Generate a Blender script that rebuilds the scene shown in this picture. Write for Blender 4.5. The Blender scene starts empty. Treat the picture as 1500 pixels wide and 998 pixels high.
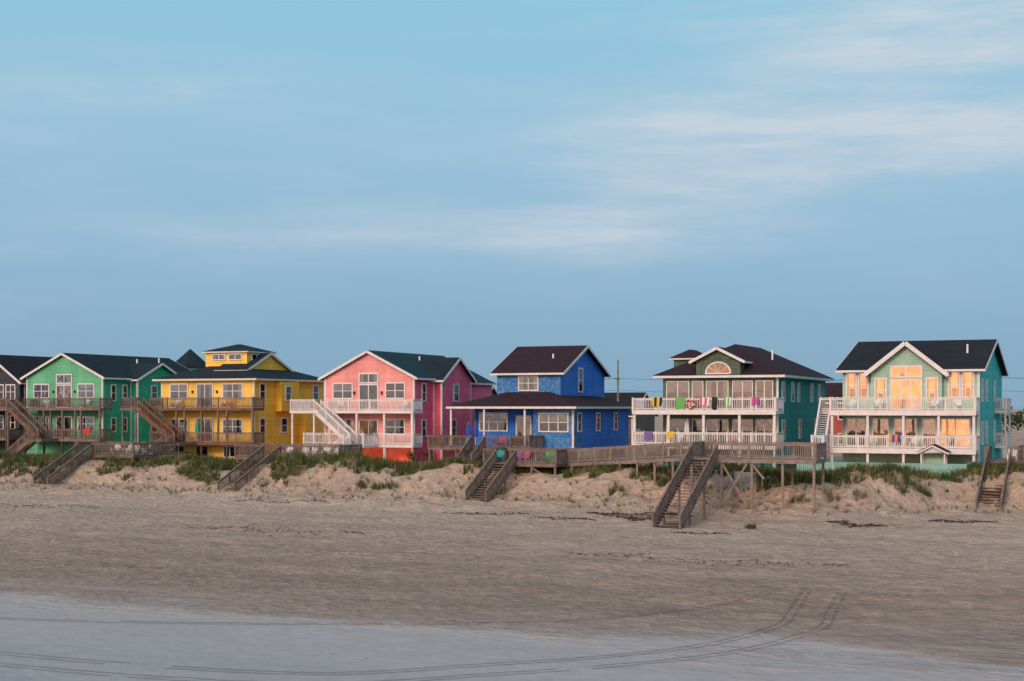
import bpy, bmesh, math, random
from mathutils import Vector, noise
random.seed(7)
TH=math.radians(24); CT=math.cos(TH); ST=math.sin(TH)
def W(s,t,z=0.0): return Vector((s*CT+t*ST,-s*ST+t*CT,z))
scene=bpy.context.scene
H=9.0
# ------------------------------------------------------------------ materials
def nd(nt,typ,**kw):
    n=nt.nodes.new(typ)
    for k,v in kw.items(): setattr(n,k,v)
    return n
def newmat(name):
    m=bpy.data.materials.new(name); m.use_nodes=True
    nt=m.node_tree; b=nt.nodes['Principled BSDF']; return m,nt,b
def math_(nt,op,a,b=None,clamp=False):
    n=nd(nt,'ShaderNodeMath',operation=op); n.use_clamp=clamp
    for i,x in enumerate((a,b)):
        if x is None: continue
        if isinstance(x,(int,float)): n.inputs[i].default_value=x
        else: nt.links.new(x,n.inputs[i])
    return n.outputs[0]
def mixc(nt,typ,fac,a,b):
    n=nd(nt,'ShaderNodeMixRGB',blend_type=typ)
    for i,x in zip((0,1,2),(fac,a,b)):
        if isinstance(x,(int,float)): n.inputs[i].default_value=x
        elif isinstance(x,tuple): n.inputs[i].default_value=(x[0],x[1],x[2],1)
        else: nt.links.new(x,n.inputs[i])
    return n.outputs[0]
def noise_(nt,vec,scale,detail=4,rough=.6):
    n=nd(nt,'ShaderNodeTexNoise'); n.inputs['Scale'].default_value=scale
    n.inputs['Detail'].default_value=detail; n.inputs['Roughness'].default_value=rough
    nt.links.new(vec,n.inputs['Vector']); return n.outputs[0]
def maprange(nt,x,a,b,c,d):
    n=nd(nt,'ShaderNodeMapRange'); nt.links.new(x,n.inputs[0])
    for i,v in enumerate((a,b,c,d)): n.inputs[i+1].default_value=v
    return n.outputs[0]
def mapping(nt,vec,scale,rot=(0,0,0)):
    n=nd(nt,'ShaderNodeMapping'); n.inputs['Scale'].default_value=scale; n.inputs['Rotation'].default_value=rot
    nt.links.new(vec,n.inputs['Vector']); return n.outputs[0]
def bump(nt,b,h,strength=.5,dist=.02):
    n=nd(nt,'ShaderNodeBump'); n.inputs['Strength'].default_value=strength; n.inputs['Distance'].default_value=dist
    nt.links.new(h,n.inputs['Height']); nt.links.new(n.outputs[0],b.inputs['Normal'])
def plain(name,col,rough=.7,var=.2,scale=1.5,spec=.3):
    m,nt,b=newmat(name); tc=nd(nt,'ShaderNodeTexCoord').outputs['Object']
    f=noise_(nt,tc,scale,4)
    k=maprange(nt,f,.3,.7,1-var,1+var)
    f2=noise_(nt,tc,scale*14,2); k2=maprange(nt,f2,.3,.7,1-var*.5,1+var*.5)
    c=mixc(nt,'MULTIPLY',1,col,math_(nt,'MULTIPLY',k,k2))
    nt.links.new(c,b.inputs['Base Color']); b.inputs['Roughness'].default_value=rough
    b.inputs['Specular IOR Level'].default_value=spec
    return m
def siding(name,col,lap=.2,var=.12):
    m,nt,b=newmat(name); tc=nd(nt,'ShaderNodeTexCoord').outputs['Object']
    sp=nd(nt,'ShaderNodeSeparateXYZ'); nt.links.new(tc,sp.inputs[0])
    zz=math_(nt,'DIVIDE',sp.outputs[2],lap)
    fr=math_(nt,'FRACT',zz); fl=math_(nt,'FLOOR',zz)
    wn=nd(nt,'ShaderNodeTexWhiteNoise',noise_dimensions='1D'); nt.links.new(fl,wn.inputs['W'])
    k1=maprange(nt,wn.outputs[0],0,1,.90,1.06)
    f=noise_(nt,mapping(nt,tc,(1,1,.35)),.8,5); k2=maprange(nt,f,.3,.7,1-var,1+var)
    f3=noise_(nt,mapping(nt,tc,(.5,.5,6)),2.5,3); k3=maprange(nt,f3,.3,.7,.93,1.07)
    k=math_(nt,'MULTIPLY',math_(nt,'MULTIPLY',k1,k2),k3)
    fade=mixc(nt,'MIX',maprange(nt,f,.45,.75,0,.16),col,tuple(min(1,x*.6+.25) for x in col))
    c=mixc(nt,'MULTIPLY',1,fade,k)
    nt.links.new(c,b.inputs['Base Color']); b.inputs['Roughness'].default_value=.65
    b.inputs['Specular IOR Level'].default_value=.25
    inv=math_(nt,'SUBTRACT',1.0,fr)
    bump(nt,b,inv,1.0,.05); return m
def shakes(name,c1,c2,w=.22,h=.2,mort=(.02,.02,.02)):
    m,nt,b=newmat(name); tc=nd(nt,'ShaderNodeTexCoord').outputs['Object']
    sp=nd(nt,'ShaderNodeSeparateXYZ'); nt.links.new(tc,sp.inputs[0])
    cb=nd(nt,'ShaderNodeCombineXYZ'); nt.links.new(math_(nt,'ADD',sp.outputs[0],sp.outputs[1]),cb.inputs[0]); nt.links.new(sp.outputs[2],cb.inputs[1])
    br=nd(nt,'ShaderNodeTexBrick'); nt.links.new(cb.outputs[0],br.inputs['Vector'])
    br.inputs['Scale'].default_value=1; br.inputs['Brick Width'].default_value=w; br.inputs['Row Height'].default_value=h
    br.inputs['Mortar Size'].default_value=.01; br.inputs['Color1'].default_value=(*c1,1); br.inputs['Color2'].default_value=(*c2,1); br.inputs['Mortar'].default_value=(*mort,1)
    f=noise_(nt,tc,1.2,5); c=mixc(nt,'MULTIPLY',1,br.outputs[0],maprange(nt,f,.3,.7,.75,1.25))
    nt.links.new(c,b.inputs['Base Color']); b.inputs['Roughness'].default_value=.85
    b.inputs['Specular IOR Level'].default_value=.15
    bump(nt,b,br.outputs['Fac'],-.5,.02); return m
def roofmat(name,c1,c2):
    m,nt,b=newmat(name); tc=nd(nt,'ShaderNodeTexCoord').outputs['Object']
    f=noise_(nt,tc,5,3,.7); g=noise_(nt,mapping(nt,tc,(1,1,7)),.9,3)
    k=math_(nt,'ADD',math_(nt,'MULTIPLY',f,.6),math_(nt,'MULTIPLY',g,.4))
    c=mixc(nt,'MIX',maprange(nt,k,.35,.65,0,1),c1,c2)
    nt.links.new(c,b.inputs['Base Color']); b.inputs['Roughness'].default_value=.9; b.inputs['Specular IOR Level'].default_value=.12
    bump(nt,b,f,.6,.03); return m
def woodmat(name,c1,c2):
    m,nt,b=newmat(name); tc=nd(nt,'ShaderNodeTexCoord').outputs['Object']
    f=noise_(nt,tc,2.2,4,.7); g=noise_(nt,mapping(nt,tc,(1,6,6)),3,3)
    k=math_(nt,'ADD',math_(nt,'MULTIPLY',f,.6),math_(nt,'MULTIPLY',g,.4))
    c=mixc(nt,'MIX',maprange(nt,k,.38,.62,0,1),c1,c2)
    nt.links.new(c,b.inputs['Base Color']); b.inputs['Roughness'].default_value=.85; b.inputs['Specular IOR Level'].default_value=.2
    return m
def glassmat(name,refl=.18):
    m=bpy.data.materials.new(name); m.use_nodes=True; nt=m.node_tree; nt.nodes.clear()
    out=nd(nt,'ShaderNodeOutputMaterial'); mx=nd(nt,'ShaderNodeMixShader'); tr=nd(nt,'ShaderNodeBsdfTransparent'); gl=nd(nt,'ShaderNodeBsdfGlossy')
    gl.inputs['Roughness'].default_value=.03; tr.inputs[0].default_value=(.78,.8,.8,1)
    fr=nd(nt,'ShaderNodeFresnel'); fr.inputs[0].default_value=1.5
    nt.links.new(math_(nt,'ADD',fr.outputs[0],refl,True),mx.inputs[0])
    tc=nd(nt,'ShaderNodeTexCoord').outputs['Object']; n=noise_(nt,tc,1.3,1)
    bp=nd(nt,'ShaderNodeBump'); bp.inputs['Strength'].default_value=.2; bp.inputs['Distance'].default_value=.04
    nt.links.new(n,bp.inputs['Height']); nt.links.new(bp.outputs[0],gl.inputs['Normal'])
    nt.links.new(tr.outputs[0],mx.inputs[1]); nt.links.new(gl.outputs[0],mx.inputs[2]); nt.links.new(mx.outputs[0],out.inputs[0]); return m
def litmat(name,c1,c2,st):
    m,nt,b=newmat(name); tc=nd(nt,'ShaderNodeTexCoord').outputs['Object']
    f=noise_(nt,tc,1.1,3); c=mixc(nt,'MIX',maprange(nt,f,.38,.62,0,1),c1,c2)
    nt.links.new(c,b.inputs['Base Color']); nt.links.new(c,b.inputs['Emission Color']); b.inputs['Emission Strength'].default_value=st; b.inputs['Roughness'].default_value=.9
    return m
M={}
M['green']=siding('green_lap_siding',(.02,.37,.21))
M['greenf']=siding('green_siding_lit_front',(.12,.44,.24))  # paler copy of the green for the front; light painted into the colour
M['yellow']=siding('yellow_lap_siding',(.88,.50,.045))
M['yellowf']=siding('yellow_siding_lit_front',(.90,.58,.10))  # front yellow lightened to paint in the light falling on that face
M['pink']=siding('pink_lap_siding',(.78,.12,.20))
M['pinkf']=siding('pink_siding_lit_front',(.80,.31,.29))  # lit-side tone of the pink, put into the front colour
M['coral']=litmat('lamp_lit_coral_wall',(.85,.10,.05),(.85,.19,.10),.28)  # coral wall emits faintly itself; its warm glow is painted in
M['blue']=siding('blue_lap_siding',(.02,.15,.56))
M['blueshake']=shakes('faded_blue_shakes',(.03,.17,.46),(.13,.29,.52),mort=(.02,.06,.2))
M['teal']=siding('dark_teal_siding',(.010,.24,.22))
M['olive']=shakes('olive_green_shakes',(.10,.15,.11),(.15,.19,.13),mort=(.04,.05,.04))
M['mint']=siding('pale_mint_siding',(.34,.52,.40))
M['tealb']=siding('bright_teal_siding',(.02,.43,.39))
M['gray']=shakes('weathered_gray_shakes',(.045,.06,.07),(.08,.09,.10))
M['brown']=siding('brown_siding',(.10,.07,.05))
M['red']=siding('red_siding',(.35,.07,.05))
M['roofg']=roofmat('green_black_shingles',(.010,.020,.026),(.024,.038,.046))
M['roofb']=roofmat('black_shingles',(.012,.014,.018),(.030,.032,.036))
M['roofm']=roofmat('maroon_shingles',(.024,.014,.018),(.048,.028,.033))
M['roofteal']=roofmat('teal_shingles',(.012,.036,.042),(.022,.056,.062))
M['white']=plain('white_paint',(.70,.67,.65),.5,.12)
M['cream']=plain('cream_blind',(.40,.37,.32),.8,.1)
M['creamtrim']=plain('cream_trim',(.68,.64,.5),.5,.08)
M['dark']=plain('dark_interior',(.03,.03,.035),.9,.3)
M['lit']=litmat('lamp_lit_interior',(1.0,.30,.04),(1.0,.52,.14),.85)  # emissive panel added behind the panes for the orange window glow
M['litdim']=litmat('dim_lamp_lit_interior',(.45,.19,.06),(.12,.08,.05),.45)  # weaker emissive panel, added behind a few windows for a warm tint
M['wood']=woodmat('weathered_deck_wood',(.11,.08,.067),(.255,.20,.168))
M['woodred']=woodmat('redwood_deck_stain',(.12,.06,.04),(.24,.135,.095))
M['woodgray']=woodmat('gray_weathered_wood',(.15,.12,.105),(.30,.25,.215))
M['glass']=glassmat('window_glass',.08)
M['glassm']=glassmat('reflective_window_glass',.10)
M['aqua']=plain('aqua_fence_paint',(.24,.48,.42),.6,.12)
for n,c in dict(p_white=(.75,.75,.73),p_teal=(.02,.35,.32),p_pink=(.70,.10,.22),p_green=(.12,.42,.10),p_blue=(.03,.08,.4),p_red=(.55,.04,.04),p_yellow=(.70,.45,.05),p_black=(.02,.02,.02),p_purple=(.2,.1,.35),p_orange=(.75,.25,.06)).items():
    M[n]=plain('cloth_or_plastic_'+n[2:],c,.6,.1,3)
# ------------------------------------------------------------------ builder
class B:
    def __init__(s): s.p={}
    def add(s,part,mat,vs,fs):
        d=s.p.setdefault(part,dict(v=[],f=[],m=[],mats=[]))
        if mat not in d['mats']: d['mats'].append(mat)
        mi=d['mats'].index(mat); o=len(d['v']); d['v'].extend(vs)
        for f in fs: d['f'].append([i+o for i in f]); d['m'].append(mi)
    def box(s,part,mat,a0,a1,b0,b1,c0,c1):
        a0,a1=sorted((a0,a1)); b0,b1=sorted((b0,b1)); c0,c1=sorted((c0,c1))
        v=[(a0,b0,c0),(a1,b0,c0),(a1,b1,c0),(a0,b1,c0),(a0,b0,c1),(a1,b0,c1),(a1,b1,c1),(a0,b1,c1)]
        s.add(part,mat,v,[(0,3,2,1),(4,5,6,7),(0,1,5,4),(1,2,6,5),(2,3,7,6),(3,0,4,7)])
    def beam(s,part,mat,p,q,w,h):
        p=Vector(p);q=Vector(q); d=(q-p)
        if d.length<1e-5: return
        d.normalize(); up=Vector((0,0,1))
        sd=d.cross(up)
        if sd.length<1e-3: sd=Vector((1,0,0))
        sd.normalize(); u=sd.cross(d); u.normalize()
        v=[]
        for e in (p,q):
            for i,j in ((-1,-1),(1,-1),(1,1),(-1,1)): v.append(tuple(e+sd*(i*w/2)+u*(j*h/2)))
        s.add(part,mat,v,[(0,1,2,3),(7,6,5,4),(0,4,5,1),(1,5,6,2),(2,6,7,3),(3,7,4,0)])
    def slab(s,part,mat,pts,th):
        n=len(pts); v=[tuple(p) for p in pts]+[(p[0],p[1],p[2]+th) for p in pts]
        f=[tuple(range(n))[::-1],tuple(range(n,2*n))]+[(i,(i+1)%n,(i+1)%n+n,i+n) for i in range(n)]
        s.add(part,mat,v,f)
    def mesh(s,name,d,o):
        me=bpy.data.meshes.new(name); me.from_pydata([(v[0]-o[0],v[1]-o[1],v[2]-o[2]) for v in d['v']],[],d['f'])
        for m in d['mats']: me.materials.append(M[m])
        me.polygons.foreach_set('material_index',d['m'])
        bm=bmesh.new(); bm.from_mesh(me); bmesh.ops.recalc_face_normals(bm,faces=bm.faces); bm.to_mesh(me); bm.free()
        return me
    def finish(s,name,o):
        e=bpy.data.objects.new(name,None); scene.collection.objects.link(e)
        e.location=W(*o); e.rotation_euler[2]=-TH; e.empty_display_size=.5
        for part,d in s.p.items():
            ob=bpy.data.objects.new(part,s.mesh(name+'_'+part,d,o)); scene.collection.objects.link(ob); ob.parent=e
        return e
    def single(s,name,o):
        d=dict(v=[],f=[],m=[],mats=[])
        for q in s.p.values():
            off=len(d['v']); d['v']+=q['v']
            for f,mi in zip(q['f'],q['m']):
                mt=q['mats'][mi]
                if mt not in d['mats']: d['mats'].append(mt)
                d['f'].append([i+off for i in f]); d['m'].append(d['mats'].index(mt))
        ob=bpy.data.objects.new(name,s.mesh(name,d,o)); scene.collection.objects.link(ob)
        ob.location=W(*o); ob.rotation_euler[2]=-TH; return ob
# ------------------------------------------------------------------ terrain
def sm(a,b,x):
    x=max(0,min(1,(x-a)/(b-a))); return x*x*(3-2*x)
def toe(s):
    return (101.3+2.4*noise.noise(Vector((s/13,3.3,0)))+1.2*noise.noise(Vector((s/4,9.3,0)))+5*sm(-19,-11,s)
            -4.0*math.exp(-((s+22.5)/4.5)**2)+1.0*sm(-70,-95,s))
PR=[(-4000,-6),(-60,-3),(22,-.9),(34,-.15),(45,.1),(60,.32),(80,.75),(100,1.25)]
def profile(t):
    for (a,za),(b,zb) in zip(PR,PR[1:]):
        if t<=b: return za+(zb-za)*(t-a)/(b-a)
    return 1.25+.004*(t-100)
def gz(s,t,fine=True):
    z=profile(min(t,104)); T=toe(s)
    k=.25*sm(T-7,T+1,t)+.75*sm(T-.3,T+5.0,t)
    top=3.5
    z=z*(1-k)+top*k
    if 90<t<125 and -160<s<60:
        r=math.exp(-((t-(T+6.0))/2.5)**2)
        z+=r*(.45+.9*noise.noise(Vector((s/5,t/5,1.7)))+.35*noise.noise(Vector((s/1.6,t/1.6,8.7))))
        z+=.55*k*(1-k)*4*(noise.noise(Vector((s/2.2,t/2.5,4)))+.6*noise.noise(Vector((s/.9,t/1.1,14))))
    if fine and 30<t<125 and -170<s<60:
        a=sm(52,66,t)
        z+=a*(.12*noise.noise(Vector((s/3.2,t/2.2,7)))+.075*noise.noise(Vector((s/.9,t/.8,2))))
        z+=.05*noise.noise(Vector((s/9,t/5,12)))
    return z
def axis(pts):
    out=[]
    for a,b,st in pts:
        n=max(1,round((b-a)/st)); out+= [a+(b-a)*i/n for i in range(n)]
    out.append(pts[-1][1]); return out
SS=axis([(-4000,-600,400),(-600,-160,20),(-160,-120,2),(-120,6,.33),(6,60,2),(60,600,20),(600,4000,400)])
TT=axis([(-3000,-60,300),(-60,20,8),(20,34,1),(34,116,.33),(116,150,1.5),(150,600,25),(600,5000,400)])
vs=[];fs=[]
for t in TT:
    for s in SS: vs.append((s,t,gz(s,t)))
n=len(SS)
for j in range(len(TT)-1):
    for i in range(n-1): fs.append((j*n+i,j*n+i+1,(j+1)*n+i+1,(j+1)*n+i))
me=bpy.data.meshes.new('beach_sand'); me.from_pydata(vs,[],fs)
me.polygons.foreach_set('use_smooth',[True]*len(fs))
def sandmat(name,mul=1.0):
    m,nt,b=newmat(name); tc=nd(nt,'ShaderNodeTexCoord').outputs['Object']
    sp=nd(nt,'ShaderNodeSeparateXYZ'); nt.links.new(tc,sp.inputs[0])
    warp=noise_(nt,mapping(nt,tc,(.045,.15,.1)),1,6,.72)
    tt=math_(nt,'ADD',sp.outputs[1],math_(nt,'MULTIPLY',math_(nt,'SUBTRACT',warp,.5),20))
    cr=nd(nt,'ShaderNodeValToRGB'); nt.links.new(maprange(nt,tt,35,120,0,1),cr.inputs[0])
    els=[(0,(.32,.31,.305)),(.10,(.37,.35,.335)),(.18,(.39,.355,.325)),(.21,(.34,.265,.21)),(.34,(.38,.285,.215)),(.48,(.47,.36,.275)),(.75,(.55,.42,.315)),(1,(.50,.37,.265))]
    e=cr.color_ramp.elements
    while len(e)<len(els): e.new(.5)
    for x,(p,c) in zip(e,els): x.position=p; x.color=(c[0]*mul,c[1]*mul,c[2]*mul,1)
    n1=noise_(nt,tc,1.1,6,.74)
    n2=noise_(nt,tc,7,3,.7)
    vo=nd(nt,'ShaderNodeTexVoronoi',feature='F1'); vo.inputs['Scale'].default_value=2.1; nt.links.new(tc,vo.inputs['Vector'])
    big=noise_(nt,mapping(nt,tc,(.10,.35,.3)),1,5,.65)
    k=math_(nt,'MULTIPLY',maprange(nt,n1,.3,.7,.70,1.24),maprange(nt,n2,.3,.7,.82,1.15))
    k=math_(nt,'MULTIPLY',k,maprange(nt,big,.35,.65,.85,1.12))
    k=mixc(nt,'MIX',maprange(nt,tt,48,56,.35,1),(1,1,1),k)
    db=maprange(nt,big,.45,.6,0,1)
    speck=math_(nt,'MULTIPLY',maprange(nt,n2,.62,.70,0,1),db)
    c=mixc(nt,'MULTIPLY',1,cr.outputs[0],k); c=mixc(nt,'MIX',math_(nt,'MULTIPLY',speck,.55),c,(.11,.075,.055))
    nt.links.new(c,b.inputs['Base Color'])
    nt.links.new(maprange(nt,tt,48,56,.6,.95),b.inputs['Roughness']); b.inputs['Specular IOR Level'].default_value=.22
    hh=math_(nt,'ADD',math_(nt,'MULTIPLY',n1,1.5),math_(nt,'ADD',math_(nt,'MULTIPLY',n2,.4),math_(nt,'MULTIPLY',vo.outputs[0],.8)))
    hh=math_(nt,'MULTIPLY',hh,maprange(nt,tt,48,58,.10,1))
    bump(nt,b,hh,1.0,.30)
    return m
M['sand']=sandmat('beach_sand'); me.materials.append(M['sand'])
M['track']=sandmat('compacted_track_sand',.78); M['trackdry']=sandmat('churned_track_sand',1.13)
ob=bpy.data.objects.new('beach_sand_ground',me); scene.collection.objects.link(ob); ob.rotation_euler[2]=-TH
# ocean
m,nt,b=newmat('ocean_water'); b.inputs['Base Color'].default_value=(.03,.08,.10,1); b.inputs['Roughness'].default_value=.12
tc=nd(nt,'ShaderNodeTexCoord').outputs['Object']; bump(nt,b,noise_(nt,mapping(nt,tc,(.3,.8,1)),1,5),.6,.3); M['ocean']=m
b_=B(); b_.add('w','ocean',[(-4000,-4000,-.45),(4000,-4000,-.45),(4000,31,-.45),(-4000,31,-.45)],[(0,1,2,3)]); b_.single('ocean_water',(0,0,0))
# ------------------------------------------------------------------ architectural helpers
G=3.2
def win(b,face,plane,a0,a1,z0,z1,nm=1,trim='white',glass='glass',blind=None,sash=True,fw=.12):
    def bx(part,mat,x0,x1,d0,d1,c0,c1):
        if face=='F': b.box(part,mat,x0,x1,plane-d1,plane-d0,c0,c1)
        else: b.box(part,mat,plane+d0,plane+d1,x0,x1,c0,c1)
    r=random.random()
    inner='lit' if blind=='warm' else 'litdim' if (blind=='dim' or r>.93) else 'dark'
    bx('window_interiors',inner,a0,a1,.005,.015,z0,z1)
    if blind=='warm':
        if r<.6:
            w=(a1-a0)*.16; bx('window_blinds','cream',a0+.02,a0+w,.02,.03,z0,z1); bx('window_blinds','cream',a1-w,a1-.02,.02,.03,z0,z1)
        bx('window_furnishings','litdim',a0+(a1-a0)*.3,a0+(a1-a0)*.3+.35,.018,.026,z0,z0+(z1-z0)*.35)
    elif r<.30:
        h=random.uniform(.2,.6); bx('window_blinds','cream',a0+.03,a1-.03,.02,.03,z1-(z1-z0)*h,z1-.02)
    elif r<.5:
        w=(a1-a0)*.22; bx('window_blinds','cream',a0+.02,a0+w,.02,.03,z0,z1); bx('window_blinds','cream',a1-w,a1-.02,.02,.03,z0,z1)
    bx('window_glass',glass,a0,a1,.05,.056,z0,z1)
    bx('window_frames',trim,a0-fw,a0,.003,.09,z0-fw,z1+fw); bx('window_frames',trim,a1,a1+fw,.003,.09,z0-fw,z1+fw)
    bx('window_frames',trim,a0,a1,.003,.087,z1,z1+fw); bx('window_frames',trim,a0,a1,.003,.1,z0-fw,z0)
    for i in range(1,nm+0):
        x=a0+(a1-a0)*i/nm; bx('window_frames',trim,x-.045,x+.045,.004,.082,z0,z1)
    if sash: bx('window_frames',trim,a0,a1,.006,.075,(z0+z1)/2-.03,(z0+z1)/2+.03)
def rail(b,p,q,mat,h=1.05,bal=.15,post=2.2,part='railing'):
    p=Vector(p);q=Vector(q);L=(q-p).length
    if L<.2: return
    up=Vector((0,0,1))
    b.beam(part,mat,p+up*h,q+up*h,.13,.06); b.beam(part,mat,p+up*(h-.11),q+up*(h-.11),.045,.09); b.beam(part,mat,p+up*.12,q+up*.12,.05,.08)
    n=max(1,int(L/bal))
    for i in range(1,n):
        a=p.lerp(q,i/n); b.box(part,mat,a.x-.022,a.x+.022,a.y-.022,a.y+.022,a.z+.1,a.z+h-.05)
    n=max(1,round(L/post))
    for i in range(n+1):
        a=p.lerp(q,i/n); b.box(part,mat,a.x-.055,a.x+.055,a.y-.055,a.y+.055,a.z-.1,a.z+h+.08)
def stairs(b,p,q,wd,w,mat,part='stairs',rails=True,rmat=None):
    p=Vector(p);q=Vector(q);wd=Vector(wd); n=max(2,round((p.z-q.z)/.19))
    for sg in (-1,1):
        o=wd*(sg*w/2); b.beam(part,mat,p+o-Vector((0,0,.14)),q+o-Vector((0,0,.14)),.06,.3)
        if rails:
            rail(b,p+o*1.04,q+o*1.04,rmat or mat,1.0,.16,1.9,part+'_railing')
    d=(q-p); d.z=0; run=d.length/n; d.normalize()
    for i in range(n):
        c=p+ (q-p)*((i+.5)/n); e=wd*(w/2-.03)
        a=c-d*(run*.55); f=c+d*(run*.55)
        pts=[a-e,a+e,f+e,f-e]; pts=[(x.x,x.y,c.z) for x in pts]
        b.slab(part,mat,pts,.045)
def post(b,mat,s,t,z0,z1,w=.16,part='posts'): b.box(part,mat,s-w/2,s+w/2,t-w/2,t+w/2,z0,z1)
def deck(b,mat,s0,s1,t0,t1,z,th=.28,rmat=None,sides='FLR',posts=0,pw=.18,gap=None,fascia=None):
    b.box('deck',mat,s0,s1,t0,t1,z-th,z)
    if fascia: b.box('deck',fascia,s0-.03,s1+.03,t0-.035,t0-.003,z-th-.05,z+.02)
    r=rmat or mat
    if 'F' in sides:
        if gap:
            rail(b,(s0,t0+.06,z),(gap[0],t0+.06,z),r); rail(b,(gap[1],t0+.06,z),(s1,t0+.06,z),r)
        else: rail(b,(s0,t0+.06,z),(s1,t0+.06,z),r)
    if 'L' in sides: rail(b,(s0+.06,t0,z),(s0+.06,t1,z),r)
    if 'R' in sides: rail(b,(s1-.06,t0,z),(s1-.06,t1,z),r)
    for i in range(posts):
        s=s0+.12+(s1-s0-.24)*i/(posts-1); post(b,r,s,t0+.16,gz(s,t0,False)-.3,z-th,pw)
def gable(b,ax,a0,a1,b0,b1,ze,zr,roof,wall,trim,oh=.5,oe=.4,rk='both',th=.16,rh=.24):
    f=(lambda a,c,z:(a,c,z)) if ax=='t' else (lambda a,c,z:(c,a,z))
    mid=(a0+a1)/2; sl=(zr-ze)/(mid-a0); zo=ze-sl*oh
    B0=b0-oe;B1=b1+oe
    b.slab('roof',roof,[f(a0-oh,B0,zo),f(mid,B0,zr),f(mid,B1,zr),f(a0-oh,B1,zo)],th)
    b.slab('roof',roof,[f(a1+oh,B0,zo),f(mid,B0,zr),f(mid,B1,zr),f(a1+oh,B1,zo)],th)
    z2=zr-.015
    v=[f(a0,b0,ze),f(a1,b0,ze),f(mid,b0,z2),f(a0,b1,ze),f(a1,b1,ze),f(mid,b1,z2)]
    b.add('walls',wall,v,[(0,1,2),(3,5,4),(0,3,4,1),(1,4,5,2),(2,5,3,0)])
    ends=[(B0-.028)] if rk=='lo' else [(B1+.028)] if rk=='hi' else [B0-.028,B1+.028]
    for c in ends:
        for aa in (a0-oh,a1+oh):
            b.beam('roof_trim',trim,f(aa,c,zo+.03),f(mid,c,zr+.03),.05,rh)
    for aa,sg in ((a0-oh,-1),(a1+oh,1)):
        b.beam('roof_trim',trim,f(aa+sg*.025,B0,zo+.03),f(aa+sg*.025,B1,zo+.03),.045,.18)
def facade(b,mat,s0,s1,t,z0,z1,zr=None):
    y=t-.002; v=[(s0,y,z0),(s1,y,z0),(s1,y,z1)]+([((s0+s1)/2,y,zr-.02)] if zr else [])+[(s0,y,z1)]
    b.add('front_siding',mat,v,[tuple(range(len(v)))])  # thin front panel carrying the lighter, painted-in lit tone
def hip(b,s0,s1,t0,t1,ze,zr,roof,trim,oh=.5,fh=.2):
    s0-=oh;s1+=oh;t0-=oh;t1+=oh
    w=min(s1-s0,t1-t0)/2
    if (s1-s0)>(t1-t0): r=[(s0+w,(t0+t1)/2,zr),(s1-w,(t0+t1)/2,zr)]
    else: r=[((s0+s1)/2,t0+w,zr),((s0+s1)/2,t1-w,zr)]
    v=[(s0,t0,ze),(s1,t0,ze),(s1,t1,ze),(s0,t1,ze)]+r
    if abs((s1-s0)-(t1-t0))<.02: v=v[:4]+[((s0+s1)/2,(t0+t1)/2,zr)]; fs=[(0,1,4),(1,2,4),(2,3,4),(3,0,4),(3,2,1,0)]
    elif (s1-s0)>(t1-t0): fs=[(0,1,5,4),(1,2,5),(2,3,4,5),(3,0,4),(3,2,1,0)]
    else: fs=[(0,1,4),(1,2,5,4),(2,3,5),(3,0,4,5),(3,2,1,0)]
    b.add('roof',roof,v,fs)
    b.box('roof_trim',trim,s0+.03,s1-.03,t0+.03,t1-.03,ze-fh,ze-.004)
def corners(b,mat,s0,s1,t0,t1,z0,z1,w=.16):
    for s,t in ((s0,t0),(s1,t0),(s1,t1)):
        b.box('corner_boards',mat,s-(w if s==s1 else .02),s+(.02 if s==s1 else w),t-(.02 if t==t0 else w),t+(w if t==t0 else .02),z0,z1)
def body(b,mat,s0,s1,t0,t1,z1,z0=G,cb='white'):
    b.box('walls',mat,s0,s1,t0,t1,z0,z1)
    if cb: corners(b,cb,s0,s1,t0,t1,z0,z1-.01)
def lamp(b,s,t,z): b.box('porch_light','p_black',s-.08,s+.08,t-.16,t-.003,z,z+.28)
def vents(b,lst):
    for s,t,z in lst: b.box('roof_vents','p_white',s-.07,s+.07,t-.07,t+.07,z-.6,z+.35)
# ------------------------------------------------------------------ GRAY HOUSE
h=B()
body(h,'gray',-124.5,-116,124,140,12.0,cb='gray')
gable(h,'t',-124.5,-116,124,140,12.0,14.9,'roofb','gray','white')
gable(h,'s',128,138,-117,-113.5,12.0,14.4,'roofb','gray','gray',rk='hi'); h.box('walls','gray',-117,-113.5,128,138,G,12)
for a in (-122.6,-119.6,-117.9): win(h,'F',124,a,a+1.2,10,11.5,2); win(h,'F',124,a,a+1.2,6.6,8,2)
win(h,'R',-116,124.8,126,10,11.5)
deck(h,'wood',-126,-115.6,121.5,124,8.9,posts=4); deck(h,'wood',-126,-115.6,121.5,124,5.6,posts=4)
h.finish('gray_beach_house',(-120,128,3.4))
# ------------------------------------------------------------------ GREEN HOUSE
h=B()
S0,S1=-114.1,-103.4
body(h,'green',S0,S1,123,141,12.35)
gable(h,'t',S0,S1,123,141,12.35,14.85,'roofg','green','white')
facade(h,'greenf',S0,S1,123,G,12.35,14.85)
h.box('walls','green',S1-.5,-102.4,127.6,135.4,G,12.2); corners(h,'white',S1,-102.4,127.6,135.4,G,12.15)
gable(h,'s',127.6,135.4,-108.5,-102.4,12.2,13.9,'roofg','green','white',rk='hi')
for a0,a1 in ((-112.9,-110.9),(-106.7,-104.6)):
    win(h,'F',123,a0,a1,10.1,11.5,2); win(h,'F',123,a0,a1,6.5,7.9,2)
win(h,'F',123,-109.7,-107.7,9.0,11.4,2,sash=False); win(h,'F',123,-109.7,-107.7,11.72,12.55,2,sash=False)
win(h,'F',123,-109.7,-107.7,5.7,7.9,2,sash=False)
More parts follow.
